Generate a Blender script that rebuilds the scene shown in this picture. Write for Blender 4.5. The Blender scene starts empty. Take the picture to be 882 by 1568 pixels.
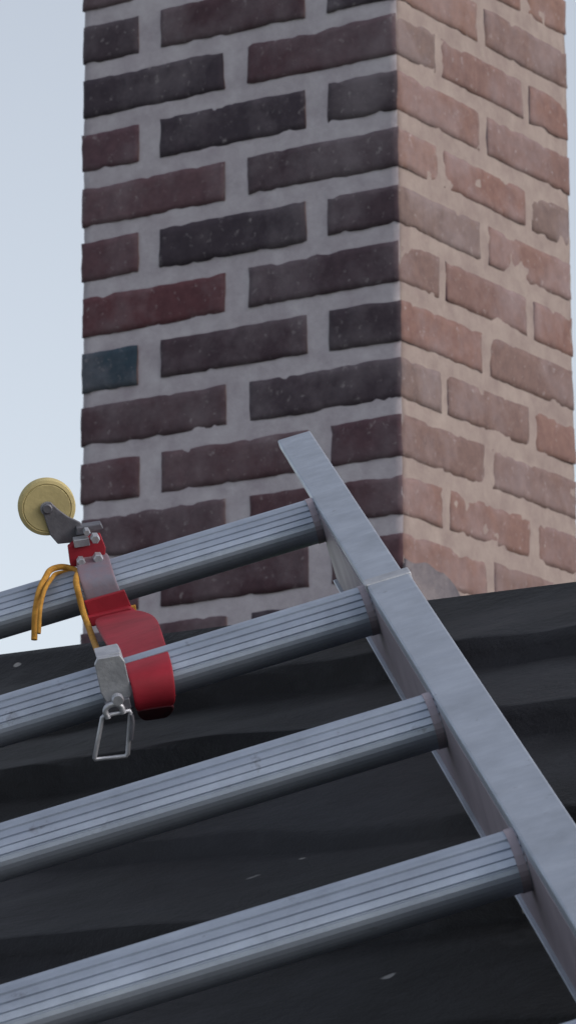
import bpy, bmesh, math, random
import numpy as np
from mathutils import Vector, Matrix, noise
random.seed(7); rng=np.random.default_rng(7)
rad=math.radians
scene=bpy.context.scene
# ------------------------------------------------------------ helpers
def mk(name,verts,faces,mat=None,parent=None,smooth=False,matrix=None):
    me=bpy.data.meshes.new(name); me.from_pydata([tuple(v) for v in verts],[],[tuple(f) for f in faces]); me.update()
    ob=bpy.data.objects.new(name,me); scene.collection.objects.link(ob)
    if mat: me.materials.append(mat)
    if smooth:
        for p in me.polygons: p.use_smooth=True
    if parent: ob.parent=parent
    if matrix is not None: ob.matrix_world=matrix
    return ob
def recalc(ob):
    bm=bmesh.new(); bm.from_mesh(ob.data); bmesh.ops.recalc_face_normals(bm,faces=bm.faces); bm.to_mesh(ob.data); bm.free()
def bev(ob,w,seg=2):
    m=ob.modifiers.new('bev','BEVEL'); m.width=w; m.segments=seg; m.limit_method='ANGLE'; m.angle_limit=rad(35); return m
def empty(name,matrix=None):
    e=bpy.data.objects.new(name,None); scene.collection.objects.link(e)
    e.empty_display_size=.1
    if matrix is not None: e.matrix_world=matrix
    return e
def box(name,lo,hi,mat,parent,bw=0.0008):
    x0,y0,z0=lo;x1,y1,z1=hi
    v=[(x0,y0,z0),(x1,y0,z0),(x1,y1,z0),(x0,y1,z0),(x0,y0,z1),(x1,y0,z1),(x1,y1,z1),(x0,y1,z1)]
    f=[(0,3,2,1),(4,5,6,7),(0,1,5,4),(1,2,6,5),(2,3,7,6),(3,0,4,7)]
    ob=mk(name,v,f,mat,parent)
    if bw: bev(ob,bw)
    return ob
def tube(name,pts,r,mat,parent,cyclic=False):
    cu=bpy.data.curves.new(name,'CURVE'); cu.dimensions='3D'; cu.bevel_depth=r; cu.bevel_resolution=4; cu.resolution_u=10
    sp=cu.splines.new('BEZIER' if not cyclic else 'POLY')
    if cyclic:
        sp.points.add(len(pts)-1)
        for p,q in zip(sp.points,pts): p.co=(*q,1)
        sp.use_cyclic_u=True
    else:
        sp.bezier_points.add(len(pts)-1)
        for p,q in zip(sp.bezier_points,pts): p.co=q; p.handle_left_type=p.handle_right_type='AUTO'
    ob=bpy.data.objects.new(name,cu); scene.collection.objects.link(ob); cu.materials.append(mat); ob.parent=parent
    return ob
def lathe(name,prof,mat,parent,mat_local,seg=64):
    v=[];f=[]
    n=len(prof)
    for i in range(seg):
        a=2*math.pi*i/seg
        for r,y in prof: v.append((r*math.cos(a),y,r*math.sin(a)))
    for i in range(seg):
        j=(i+1)%seg
        for k in range(n-1): f.append((i*n+k,i*n+k+1,j*n+k+1,j*n+k))
    ob=mk(name,v,f,mat,parent); recalc(ob); ob.matrix_local=mat_local
    return ob
# ------------------------------------------------------------ materials
def base(name):
    m=bpy.data.materials.new(name); m.use_nodes=True; nt=m.node_tree; b=nt.nodes['Principled BSDF']; return m,nt,b
def N(nt,t,**kw):
    n=nt.nodes.new(t)
    for k,v in kw.items(): setattr(n,k,v)
    return n
def noise_fac(nt,scale,detail=4,rough=.55,lo=.35,hi=.65,vec=None):
    tc=N(nt,'ShaderNodeTexCoord'); nz=N(nt,'ShaderNodeTexNoise'); nz.inputs['Scale'].default_value=scale; nz.inputs['Detail'].default_value=detail; nz.inputs['Roughness'].default_value=rough
    nt.links.new(vec if vec else tc.outputs['Object'],nz.inputs['Vector'])
    mr=N(nt,'ShaderNodeMapRange'); mr.inputs['From Min'].default_value=lo; mr.inputs['From Max'].default_value=hi
    nt.links.new(nz.outputs['Fac'],mr.inputs['Value']); return mr.outputs['Result'],nz
def mixc(nt,fac,a,b,blend='MIX'):
    m=N(nt,'ShaderNodeMix',data_type='RGBA',blend_type=blend)
    for idx,val in ((0,fac),(6,a),(7,b)):
        if isinstance(val,(int,float)): m.inputs[idx].default_value=val
        elif isinstance(val,tuple): m.inputs[idx].default_value=(*val,1) if len(val)==3 else val
        else: nt.links.new(val,m.inputs[idx])
    return m.outputs[2]
def scalef(nt,f,k):
    fm=N(nt,'ShaderNodeMath',operation='MULTIPLY'); fm.inputs[1].default_value=k; nt.links.new(f,fm.inputs[0]); return fm.outputs[0]
def bump(nt,b,h,strength,dist):
    bp=N(nt,'ShaderNodeBump'); bp.inputs['Strength'].default_value=strength; bp.inputs['Distance'].default_value=dist
    nt.links.new(h,bp.inputs['Height']); nt.links.new(bp.outputs['Normal'],b.inputs['Normal'])
def simple(name,c1,c2,rough,metal=0,scale=40,bs=.2,bd=.0005,lo=.35,hi=.65,spec=.5):
    m,nt,b=base(name)
    f,_=noise_fac(nt,scale,5,.6,lo,hi)
    nt.links.new(mixc(nt,f,c1,c2),b.inputs['Base Color'])
    b.inputs['Metallic'].default_value=metal; b.inputs['Roughness'].default_value=rough
    b.inputs['Specular IOR Level'].default_value=spec
    g,_=noise_fac(nt,scale*4,3)
    bump(nt,b,g,bs,bd)
    return m
def brick_mat():
    m,nt,b=base('brick_weathered_face_light')
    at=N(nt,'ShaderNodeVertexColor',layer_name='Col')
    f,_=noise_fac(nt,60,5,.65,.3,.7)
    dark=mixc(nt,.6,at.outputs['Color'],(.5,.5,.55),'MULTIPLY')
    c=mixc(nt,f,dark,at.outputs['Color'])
    g,_=noise_fac(nt,9,5,.65,.44,.70)      # cement haze
    c=mixc(nt,scalef(nt,g,.40),c,(.30,.26,.285))
    s,_=noise_fac(nt,95,4,.65,.61,.73)
    c=mixc(nt,scalef(nt,s,.5),c,(.38,.34,.35))
    nt.links.new(c,b.inputs['Base Color']); b.inputs['Roughness'].default_value=.85; b.inputs['Specular IOR Level'].default_value=.2
    h,_=noise_fac(nt,130,5,.65,0,1); bump(nt,b,h,.4,.002)
    return m
def mortar_mat():
    m,nt,b=base('mortar')
    at=N(nt,'ShaderNodeVertexColor',layer_name='Col')
    f,_=noise_fac(nt,30,6,.65,.3,.72)
    dark=mixc(nt,1.0,at.outputs['Color'],(.72,.68,.71),'MULTIPLY')
    c=mixc(nt,f,dark,at.outputs['Color'])
    nt.links.new(c,b.inputs['Base Color']); b.inputs['Roughness'].default_value=.95; b.inputs['Specular IOR Level'].default_value=.1
    h,_=noise_fac(nt,150,5,.7,0,1); bump(nt,b,h,.4,.002)
    return m
def roof_mat():
    m,nt,b=base('roof_felt_black')
    f,_=noise_fac(nt,2.6,5,.6,.42,.68)
    c=mixc(nt,f,(.0035,.0035,.0042),(.024,.025,.031))  # lighter patches paint a sheen into the felt colour
    g,_=noise_fac(nt,35,5,.7,.54,.75)
    c=mixc(nt,scalef(nt,g,.18),c,(.06,.062,.07))
    s,_=noise_fac(nt,28,2,.5,.735,.75)
    c=mixc(nt,scalef(nt,s,.6),c,(.3,.3,.3))
    nt.links.new(c,b.inputs['Base Color']); b.inputs['Roughness'].default_value=.55
    b.inputs['Specular IOR Level'].default_value=.22
    h,_=noise_fac(nt,60,6,.7,0,1); bump(nt,b,h,.6,.004)
    return m
def alu(name,c1,c2,r,metal=.7):
    m,nt,b=base(name)
    tc=N(nt,'ShaderNodeTexCoord'); mp=N(nt,'ShaderNodeMapping'); mp.inputs['Scale'].default_value=(3,40,40); nt.links.new(tc.outputs['Object'],mp.inputs['Vector'])
    f,_=noise_fac(nt,2.2,5,.6,.3,.7,mp.outputs['Vector'])
    g,_=noise_fac(nt,22,6,.65,.35,.72)
    c=mixc(nt,f,c1,c2); c=mixc(nt,g,c,tuple(x*.76 for x in c1))
    s,_=noise_fac(nt,60,5,.7,.64,.72); c=mixc(nt,scalef(nt,s,.5),c,(.14,.14,.16))
    nt.links.new(c,b.inputs['Base Color']); b.inputs['Metallic'].default_value=metal
    mr=N(nt,'ShaderNodeMapRange'); mr.inputs['To Min'].default_value=r; mr.inputs['To Max'].default_value=r+.18; nt.links.new(g,mr.inputs['Value']); nt.links.new(mr.outputs[0],b.inputs['Roughness'])
    h,_=noise_fac(nt,80,5,.6,0,1); bump(nt,b,h,.15,.001)
    return m
MB=brick_mat(); MM=mortar_mat(); MR=roof_mat()
MA=alu('aluminium_dull',(.43,.47,.55),(.54,.58,.66),.45)
MA3=alu('aluminium_rung',(.38,.43,.53),(.49,.54,.63),.48)
MA2=alu('aluminium_web',(.28,.245,.29),(.35,.30,.345),.5,.1)
MRED=simple('red_paint',(.34,.018,.035),(.22,.012,.022),.6,scale=25,spec=.3)
MMAUVE=simple('faded_red_steel',(.26,.17,.20),(.20,.19,.24),.6,.3,scale=60)
MTAIL=simple('dark_red_tail',(.10,.02,.03),(.06,.02,.028),.8,scale=60,spec=.2)  # darker, duller red for the strap's lower end
MWH=simple('wheel_nylon_beige',(.50,.42,.21),(.42,.35,.18),.85,scale=50,spec=.1)
MGR=simple('galvanised_steel',(.18,.18,.21),(.11,.11,.13),.5,.5,scale=70)
MBR=simple('bright_zinc',(.50,.51,.55),(.36,.37,.41),.45,.6,scale=80)
MYE=simple('cord_yellow',(.50,.25,.035),(.36,.17,.02),.8,scale=300)
MLEAD=simple('lead_flashing',(.17,.15,.16),(.11,.10,.115),.8,.0,scale=22,bs=.5,bd=.004,spec=.2)
MFLA=simple('flaunching_mortar',(.40,.34,.33),(.24,.19,.19),.95,.0,scale=30,bs=.6,bd=.004,spec=.1)
MWALL=simple('house_wall_brick_plain',(.22,.12,.09),(.16,.08,.07),.9,scale=8)
MGRASS=simple('grass_ground',(.04,.07,.025),(.07,.10,.04),.95,scale=1.5)
# ------------------------------------------------------------ geometry frame (world metres)
A=rad(32.448); PIT=rad(29.52); SK=rad(35.35)
ca,sa=math.cos(A),math.sin(A)
h=Vector((ca,-sa,0)); dh=Vector((-sa,-ca,0))
d=dh*math.cos(PIT)+Vector((0,0,-math.sin(PIT)))
n=h.cross(-d).normalized()
R=math.cos(SK)*d+math.sin(SK)*h
U=-math.cos(SK)*h+math.sin(SK)*d
C=Vector((0.1423,5.1923,1.8294)); P=Vector((.0162,2.8059,.641))
def frame(X,Y,Z,O):
    return Matrix(((X[0],Y[0],Z[0],O[0]),(X[1],Y[1],Z[1],O[1]),(X[2],Y[2],Z[2],O[2]),(0,0,0,1)))
# ------------------------------------------------------------ CHIMNEY
W1,W2=.489,.452
chim=empty('brick_chimney')
chim.matrix_world=Matrix.Translation(C)
CO=.075; KMIN,KMAX=-9,26
def sz(s,t,z): return (-h*s)+(-dh*t)+Vector((0,0,z))
def nz3(p,sc,seed): return noise.noise_vector(Vector(p)*sc+Vector((seed,seed*1.7,seed*.3)))
def gridbox(s0,s1,t0,t1,z0,z1,step,verts,faces,cols,colfn,amp,seed,cut=0,amp2=None,sn=0):
    if amp2 is None: amp2=amp*.8
    ns=max(2,int((s1-s0)/step)); ntt=max(2,int((t1-t0)/step)); nzz=max(2,int((z1-z0)/step))
    idx={}
    def vid(i,j,k):
        key=(i,j,k)
        if key not in idx:
            s=s0+(s1-s0)*i/ns;t=t0+(t1-t0)*j/ntt;z=z0+(z1-z0)*k/nzz
            es=(i in(0,ns));et=(j in(0,ntt));ez=(k in(0,nzz))
            cs,ct,cz=(s0+s1)/2,(t0+t1)/2,(z0+z1)/2
            a=nz3((s,t,z),60,seed)*amp+nz3((s,t,z),16,seed+9)*amp2
            if es+et+ez>=2 and cut:
                s+=(cs-s)/abs(cs-s)*cut if es else 0
                t+=(ct-t)/abs(ct-t)*cut if et else 0
                z+=(cz-z)/abs(cz-z)*cut if ez else 0
                chip=max(0,noise.noise(Vector((s,t,z))*50+Vector((seed,0,5)))-.2)*.008
                z+=(chip if z<cz else -chip)
            idx[key]=len(verts); verts.append(sz(s+a[0],t+a[1],z+a[2]))
        return idx[key]
    def quad(a,b,c_,d_,side): faces.append((a,b,c_,d_)); cols.append(colfn(side))
    for i in range(ns):
        for k in range(nzz):
            quad(vid(i,0,k),vid(i,0,k+1),vid(i+1,0,k+1),vid(i+1,0,k),'L')
            quad(vid(i,ntt,k),vid(i+1,ntt,k),vid(i+1,ntt,k+1),vid(i,ntt,k+1),'R')
    for j in range(ntt):
        for k in range(nzz):
            quad(vid(0,j,k),vid(0,j+1,k),vid(0,j+1,k+1),vid(0,j,k+1),'R')
            quad(vid(ns,j,k),vid(ns,j,k+1),vid(ns,j+1,k+1),vid(ns,j+1,k),'L')
    for i in range(ns):
        for j in range(ntt):
            quad(vid(i,j,0),vid(i+1,j,0),vid(i+1,j+1,0),vid(i,j+1,0),'L')
            quad(vid(i,j,nzz),vid(i,j+1,nzz),vid(i+1,j+1,nzz),vid(i+1,j,nzz),'L')
def setcols(ob,cols):
    me=ob.data; at=me.color_attributes.new(name='Col',type='FLOAT_COLOR',domain='CORNER')
    arr=np.ones((len(me.loops),4),dtype=np.float32)
    for p,c in zip(me.polygons,cols):
        for li in p.loop_indices: arr[li,:3]=c
    at.data.foreach_set('color',arr.ravel())
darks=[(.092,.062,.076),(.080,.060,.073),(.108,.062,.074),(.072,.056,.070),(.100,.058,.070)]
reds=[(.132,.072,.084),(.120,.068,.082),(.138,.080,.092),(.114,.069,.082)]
rights_lit=[(.215,.130,.115),(.20,.124,.113),(.23,.140,.120),(.19,.126,.116),(.213,.125,.110),(.185,.132,.123)]  # lighter, low-contrast set: the right face's wash of light put into the colour
V=[];F=[];K=[]
for k in range(KMIN,KMAX):
    ztop=-CO*k-.0102; zbot=-CO*(k+1)+.0102
    if k%2: cells=[(0,.106,0,.208),(.138,.364,0,.1),(.397,W1,0,.208),(0,.106,.228,W2),(.138,.364,.35,W2),(.397,W1,.235,W2)]
    else: cells=[(0,.228,0,.1),(.262,W1,0,.1),(0,.104,.115,.327),(.384,W1,.118,.33),(0,.228,.344,W2),(.262,W1,.346,W2)]
    for ci,(s0,s1,t0,t1) in enumerate(cells):
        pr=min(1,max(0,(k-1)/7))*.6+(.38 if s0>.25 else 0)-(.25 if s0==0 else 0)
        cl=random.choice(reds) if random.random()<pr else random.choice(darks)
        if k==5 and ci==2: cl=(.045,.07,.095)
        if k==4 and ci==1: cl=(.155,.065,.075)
        cr=random.choice(rights_lit); v=random.uniform(.88,1.12)
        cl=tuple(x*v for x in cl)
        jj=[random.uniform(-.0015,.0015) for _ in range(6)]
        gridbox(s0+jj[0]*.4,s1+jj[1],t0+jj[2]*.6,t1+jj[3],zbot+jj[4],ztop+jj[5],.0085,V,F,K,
                (lambda side,cl=cl,cr=cr: cl if side=='L' else cr),.0013,random.uniform(0,50),.0011,.0018)  # one brick, two tints: light and shade painted in per face
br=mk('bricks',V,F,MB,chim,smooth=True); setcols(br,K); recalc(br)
V=[];F=[];K=[]
gridbox(.0016,W1-.003,.0026,W2-.003,-CO*KMAX,-CO*KMIN,.012,V,F,K,lambda s: (.56,.52,.555) if s=='L' else (.33,.275,.255),.0011,3.3,0,.0010)  # mortar tint also set per face, with the light baked into it
mo=mk('mortar_core',V,F,MM,chim,smooth=True); setcols(mo,K); recalc(mo)
# lead flashing and mortar fillet round the foot
V=[];F=[]
for i in range(41):
    t=-.004+.155*i/40
    top=-.075*9.62-.003*math.sin(i*.35)-max(0,t-.09)*.7
    for j in range(12):
        z=top+(-1.6-top)*j/11
        V.append(sz(-.0050-.0010*math.sin(j*1.1+i*.25),t,z))
for i in range(40):
    for j in range(11): a=i*12+j; F.append((a,a+1,a+13,a+12))
fl=mk('flashing_side',V,F,MLEAD,chim,smooth=True); so_=fl.modifiers.new('s','SOLIDIFY'); so_.thickness=.002
V=[];F=[]
NI=60
for i in range(NI+1):
    s=.06+(W1-.10)*i/NI
    top=-.075*10.60-.008*abs(math.sin(int(s/.055)*2.1))+.002*math.sin(i*1.3)
    for j in range(6):
        z=top+(-1.0-top)*j/5
        V.append(sz(s,-.006-.022*j/5-.0012*math.sin(i*.9+j),z))
for i in range(NI):
    for j in range(5): a=i*6+j; F.append((a,a+1,a+7,a+6))
fm_=mk('flaunching_front',V,F,MFLA,chim,smooth=True); so_=fm_.modifiers.new('s','SOLIDIFY'); so_.thickness=.006
zt=-CO*KMIN
V=[];F=[];K=[]
gridbox(-.03,W1+.03,-.03,W2+.03,zt+.001,zt+.07,.03,V,F,K,lambda s:(.4,.38,.38),.002,1.)
cr_=mk('crown',V,F,MM,chim); setcols(cr_,K)
pc=sz(W1/2,W2/2,zt+.07)
lathe('pot',[(.10,0),(.13,0),(.13,.04),(.11,.06),(.10,.3),(.125,.31),(.125,.36),(.10,.36),(.10,.05)],MWALL,chim,Matrix.Translation(pc)@Matrix.Rotation(rad(90),4,'X'))
# ------------------------------------------------------------ HOUSE (roof + walls)
house=empty('house')
T=.082
ridge0=P-n*T-d*.004
ex=.15
def lapf(x,y):
    yy=y+.014*math.sin(x*4.1)+.005*math.sin(x*13+1)
    ph=(yy/ex)%1.0
    i=math.floor(yy/ex)
    a=.0125+.005*math.sin(i*2.3+x*2.0)
    return a*(ph/.92 if ph<.92 else .5+.5*math.cos((ph-.92)/.08*math.pi))
nx,ny=520,520
xs=np.concatenate([np.linspace(-4.5,-1.2,60,endpoint=False),np.linspace(-1.2,1.6,nx-120,endpoint=False),np.linspace(1.6,4.5,60)])
ys=np.linspace(0,3.7,ny)
verts=[]
for y in ys:
    fade=min(1,y/.05)
    for x in xs:
        dz=lapf(x,y)*fade
        dz+=noise.noise(Vector((x*2.3,y*4,0)))*.008*fade+noise.noise(Vector((x*7+y*3,y*9,3)))*.0045*fade+noise.noise(Vector((x*18+y*9,y*20,7)))*.0022*fade+.003*noise.noise(Vector((x*1.2,y,9)))
        verts.append(ridge0+h*float(x)+d*float(y)+n*(dz-.008*fade))
nX=len(xs)
faces=[(j*nX+i,(j+1)*nX+i,(j+1)*nX+i+1,j*nX+i+1) for j in range(ny-1) for i in range(nX-1)]
mk('roof_front',verts,faces,MR,house,smooth=True)
db=(-dh)*math.cos(PIT)+Vector((0,0,-math.sin(PIT)))
rb=[ridge0+h*-4.5,ridge0+h*4.5,ridge0+h*4.5+db*3.7,ridge0+h*-4.5+db*3.7]
mk('roof_back',[v-Vector((0,0,.003)) for v in rb],[(0,1,2,3)],MR,house)
GZ=-4.3
e1=ridge0+d*3.55; e2=ridge0+db*3.55
a=[]
for hx in (-4.4,4.4):
    p1=e1+h*hx; p2=e2+h*hx; pr=ridge0+h*hx
    a+= [Vector((p1.x,p1.y,GZ)),Vector((p1.x,p1.y,p1.z-.1)),Vector((pr.x,pr.y,pr.z-.12)),Vector((p2.x,p2.y,p2.z-.1)),Vector((p2.x,p2.y,GZ))]
mk('walls',a,[(0,1,2,3,4),(9,8,7,6,5),(0,5,6,1),(4,3,8,9)],MWALL,house)
g=400
mk('ground',[(-g,-g,GZ),(g,-g,GZ),(g,g,GZ),(-g,g,GZ)],[(0,1,2,3)],MGRASS)
# ------------------------------------------------------------ LADDER  (local X right, Y uphill, Z out of roof)
LM=frame(-U,-R,n,P)
lad=empty('roof_ladder',LM)
SP=.28
key=[(0,-.020),(0,-.0015),(.0012,.0004),(.007,.0006),(.012,-.0002),(.018,-.0028),(.0230,-.0066),(.0258,-.0105),(.0268,-.0135),(.0268,-.0160),(.0260,-.0185),(.0247,-.0208),(.0230,-.0229),(.0208,-.0248),(.0182,-.0264),(.0152,-.0276),(.011,-.0284),(.006,-.0284),(.002,-.026)]
def rung_profile():
    pts=[]
    for i in range(len(key)):
        p0=key[i];p1=key[(i+1)%len(key)]
        L=math.hypot(p1[0]-p0[0],p1[1]-p0[1]); m=max(2,int(L/.0004))
        for q in range(m):
            t=q/m; x=p0[0]+(p1[0]-p0[0])*t; y=p0[1]+(p1[1]-p0[1])*t
            s=y-.26*x
            if x>.002 and -.0182<s<-.0015 and y>-.019:
                ph=((-s-.0010)/.0043)%1.0
                if .62<ph<.92:
                    nxn,nyn=(p1[1]-p0[1])/L,-(p1[0]-p0[0])/L
                    x+=nxn*.0010; y+=nyn*.0010
            pts.append((x,y))
    return pts
RP=rung_profile()
def extr(name,prof,x0,x1,y_of,mat,sc=1.0):
    V=[];F=[];m=len(prof)
    for x in (x0,x1):
        for r,z in prof: V.append((x,y_of-((r-.0135)*sc+.0135),(z+.014)*sc-.014))
    for i in range(m):
        j=(i+1)%m; F.append((i,j,m+j,m+i))
    F.append(tuple(range(m))); F.append(tuple(reversed(range(m,2*m))))
    ob=mk(name,V,F,mat,lad); recalc(ob); return ob
WL=.40
for k in range(0,6):
    extr('rung_%d'%(k+1),RP,-WL,.0,-SP*k,MA3)
    extr('rung_collar_%d'%(k+1),key,-.0050,-.0005,-SP*k,MA2,1.03)
def rail(x0,x1,tag):
    sg=1 if x1>x0 else -1
    lo=min(x0,x0+sg*.0245);hi=max(x0,x0+sg*.0245)
    box('rail_upper_'+tag,(lo,-.292,-.005),(hi,.2143,.0015),MA,lad,.0012)
    lo=min(x0,x1);hi=max(x0,x1)
    box('rail_lower_'+tag,(lo,-1.6,-.006),(hi,-.288,.003),MA,lad,.0012)
    lo2=min(x0-sg*.001,x1+sg*.001);hi2=max(x0-sg*.001,x1+sg*.001)
    box('rail_splice_'+tag,(lo2,-.296,-.0065),(hi2,-.282,.0040),MBR,lad,.001)
    w0,w1=(x0,x0+sg*.0022)
    box('rail_web_'+tag,(min(w0,w1),-1.6,-.055),(max(w0,w1),-.012,-.0062),MA2,lad,.0003)
    f0,f1=(x0-sg*.0024,x0+sg*.02)
    box('rail_flange_'+tag,(min(f0,f1),-1.6,-.0572),(max(f0,f1),-.012,-.0552),MA,lad,.0005)
rail(0,.0268,'right'); rail(-WL,-WL-.0268,'left')
# ------------------------------------------------------------ RIDGE HOOK  with wheel, red strap, cord
Xh=(-U*.956-n*.295).normalized(); Zh=Xh.cross(-R).normalized()
if Zh.z<0: Zh=-Zh
H0=P+U*.1619-n*.0162
HM=frame(Xh,-R,Zh,H0)
hook=empty('ladder_ridge_hook',HM)
def H(a,b,r):   # image pixel coordinates plus downhill distance -> hook-local metres
    s=.000434-.00004*(r/.28)
    return Vector(((a-130)*s-.0195*r/.28,-r,(905-b)*s+.0587*r/.28))
def plate(name,poly,r,th,mat,bw=.0006):
    f=[H(a,b,r) for a,b in poly]; bk=[v+Vector((0,th,0)) for v in f]; m=len(f)
    F=[tuple(range(m)),tuple(range(2*m-1,m-1,-1))]+[(i,i+m,(i+1)%m+m,(i+1)%m) for i in range(m)]
    ob=mk(name,f+bk,F,mat,hook); recalc(ob); bev(ob,bw,2); return ob
def strip(name,rows,th,mat,sub=2):
    V=[];F=[]
    for (l,r_) in rows:
        L=H(*l);Rr=H(*r_)
        for q in range(4): V.append(L.lerp(Rr,q/3))
    for i in range(len(rows)-1):
        for q in range(3): a=i*4+q; F.append((a,a+1,a+5,a+4))
    ob=mk(name,V,F,mat,hook,smooth=True)
    su=ob.modifiers.new('u','SUBSURF'); su.levels=su.render_levels=sub
    so=ob.modifiers.new('s','SOLIDIFY'); so.thickness=th; so.offset=0
    bev(ob,.0006)
    return ob
wc=H(66,773,-.02)
wr=.0193
lathe('wheel',[(.003,-.0055),(wr*.80,-.0058),(wr*.83,-.0052),(wr*.86,-.0058),(wr*.97,-.005),(wr,-.003),(wr,.003),(wr*.97,.005),(.003,.0055)],MWH,hook,Matrix.Translation(wc))
lathe('wheel_hub',[(0,-.0095),(.0026,-.0095),(.0036,-.0088),(.0036,.009),(0,.009)],MGR,hook,Matrix.Translation(wc))
lathe('wheel_hub_washer',[(.0036,-.0078),(.0046,-.0078),(.0046,-.0062),(.0036,-.0062)],MBR,hook,Matrix.Translation(wc))
fork=[(60,782),(63,768),(72,766),(82,776),(98,788),(118,798),(128,812),(122,828),(104,830),(84,832),(72,818),(66,800)]
plate('wheel_fork',fork,-.012,.0025,MGR)
plate('wheel_fork_back',fork,-.031,.0025,MGR)
plate('clamp_top',[(112,806),(150,800),(154,808),(128,816),(112,818)],-.006,.012,MGR)
plate('clamp_red',[(100,838),(116,824),(150,818),(158,838),(156,862),(132,872),(104,866)],.002,.01,MRED)
plate('clamp_tab',[(108,826),(132,822),(134,834),(110,838)],.004,.012,MBR)
for i,(a,b,rr,r_) in enumerate([(141,822,.0032,.008),(146,853,.0035,.010),(120,858,.0028,.010),(128,812,.0024,.0)]):
    lathe('bolt_%d'%i,[(0,-.006),(rr*.8,-.006),(rr,-.005),(rr,.004),(0,.004)],MBR,hook,Matrix.Translation(H(a,b,r_)),seg=6)
strip('saddle_over_rung',[((113,852,-.002),(160,846,-.002)),((113,862,.004),(164,855,.004)),((116,880,.036),(168,868,.036)),((124,905,.040),(176,892,.040)),((134,935,.040),(190,925,.040))],.003,MMAUVE)
plate('saddle_red_edge',[(126,922),(188,904),(200,932),(136,950)],.046,.004,MRED)
plate('cross_bar',[(130,946),(196,930),(206,936),(206,948),(138,962)],.050,.008,MRED,.0012)
plate('cross_bar_stud',[(197,930),(206,928),(208,942),(199,944)],.046,.004,MYE)
strip('red_strap',[((140,952,.06),(205,936,.06)),((150,966,.14),(238,944,.14)),((164,992,.235),(246,962,.235)),((186,1012,.268),(255,990,.272)),((196,1030,.318),(264,1014,.318)),((204,1055,.324),(269,1042,.324)),((208,1078,.324),(271,1068,.324)),((210,1090,.318),(270,1080,.318))],.003,MRED)
strip('strap_tail',[((210,1088,.320),(270,1078,.320)),((214,1096,.312),(268,1088,.312)),((222,1104,.300),(260,1098,.300))],.003,MTAIL)
tube('cord',[H(50,982,.05),H(52,930,.04),H(64,888,.02),H(86,868,.0),H(104,870,.0),H(115,900,.044),H(124,935,.05),H(134,962,.07),H(152,1004,.22)],.0021,MYE,hook)
tube('cord_2',[H(57,972,.055),H(60,925,.045),H(74,888,.02),H(92,876,.0),H(104,876,.0)],.0014,MYE,hook)
plate('rung_clip',[(146,1018),(150,1008),(184,1002),(192,1012),(204,1064),(198,1076),(166,1080),(156,1062)],.322,.004,MBR)
plate('rung_clip_lip',[(148,1006),(184,998),(190,1008),(152,1016)],.300,.024,MBR)
plate('clip_tongue',[(162,1078),(200,1070),(204,1086),(190,1090),(172,1092),(164,1090)],.326,.003,MGR)
lathe('clip_rivet',[(0,-.004),(.003,-.004),(.0036,-.0025),(.0036,.002),(0,.002)],MBR,hook,Matrix.Translation(H(182,1072,.328)),seg=20)
tube('shackle_ring',[H(a,b,.329) for a,b in [(162,1098),(200,1090),(202,1094),(199,1158),(196,1162),(150,1167),(148,1164),(159,1101)]],.0015,MBR,hook,True)
tube('shackle_link',[H(a,b,.330) for a,b in [(168,1102),(164,1088),(174,1080),(186,1082),(192,1094)]],.0018,MBR,hook)
tube('shackle_gate',[H(a,b,.331) for a,b in [(204,1096),(206,1110),(204,1136)]],.0012,MGR,hook)
# ------------------------------------------------------------ LIGHT
sd=Vector((.85,-.35,.50)).normalized()
el=math.asin(sd.z); az=math.atan2(sd.x,sd.y)
w=bpy.data.worlds.new('World'); scene.world=w; w.use_nodes=True
nt=w.node_tree; bg=nt.nodes['Background']
sky=nt.nodes.new('ShaderNodeTexSky'); sky.sky_type='NISHITA'; sky.sun_disc=False
sky.sun_elevation=el; sky.sun_rotation=az; sky.air_density=1.0; sky.dust_density=2.0; sky.ozone_density=1.0
hs=nt.nodes.new('ShaderNodeHueSaturation'); hs.inputs['Saturation'].default_value=.40; hs.inputs['Value'].default_value=1.34
nt.links.new(sky.outputs[0],hs.inputs['Color']); nt.links.new(hs.outputs[0],bg.inputs['Color'])
bg.inputs['Strength'].default_value=.15
su=bpy.data.lights.new('sun','SUN'); su.energy=.5; su.angle=rad(20); su.color=(1,.88,.82)
su.energy=.5
so=bpy.data.objects.new('sun',su); scene.collection.objects.link(so); so.rotation_euler=sd.to_track_quat('Z','Y').to_euler()
scene.view_settings.view_transform='Standard'; scene.view_settings.look='None'; scene.view_settings.exposure=0
# ------------------------------------------------------------ CAMERA
e=rad(12.687); rho=rad(.443)
X0=Vector((1,0,0)); Y0=Vector((0,-math.sin(e),math.cos(e))); Fw=Vector((0,math.cos(e),math.sin(e)))
cX=X0*math.cos(rho)-Y0*math.sin(rho); cY=X0*math.sin(rho)+Y0*math.cos(rho)
cam=bpy.data.cameras.new('camera'); co=bpy.data.objects.new('camera',cam); scene.collection.objects.link(co)
co.matrix_world=frame(cX,cY,-Fw,Vector((0,0,0)))
cam.sensor_fit='VERTICAL'; cam.sensor_height=24; cam.lens=6572.1/1568*24; cam.clip_end=2000; cam.clip_start=.05
cam.dof.use_dof=True; cam.dof.focus_distance=2.75; cam.dof.aperture_fstop=38
scene.camera=co
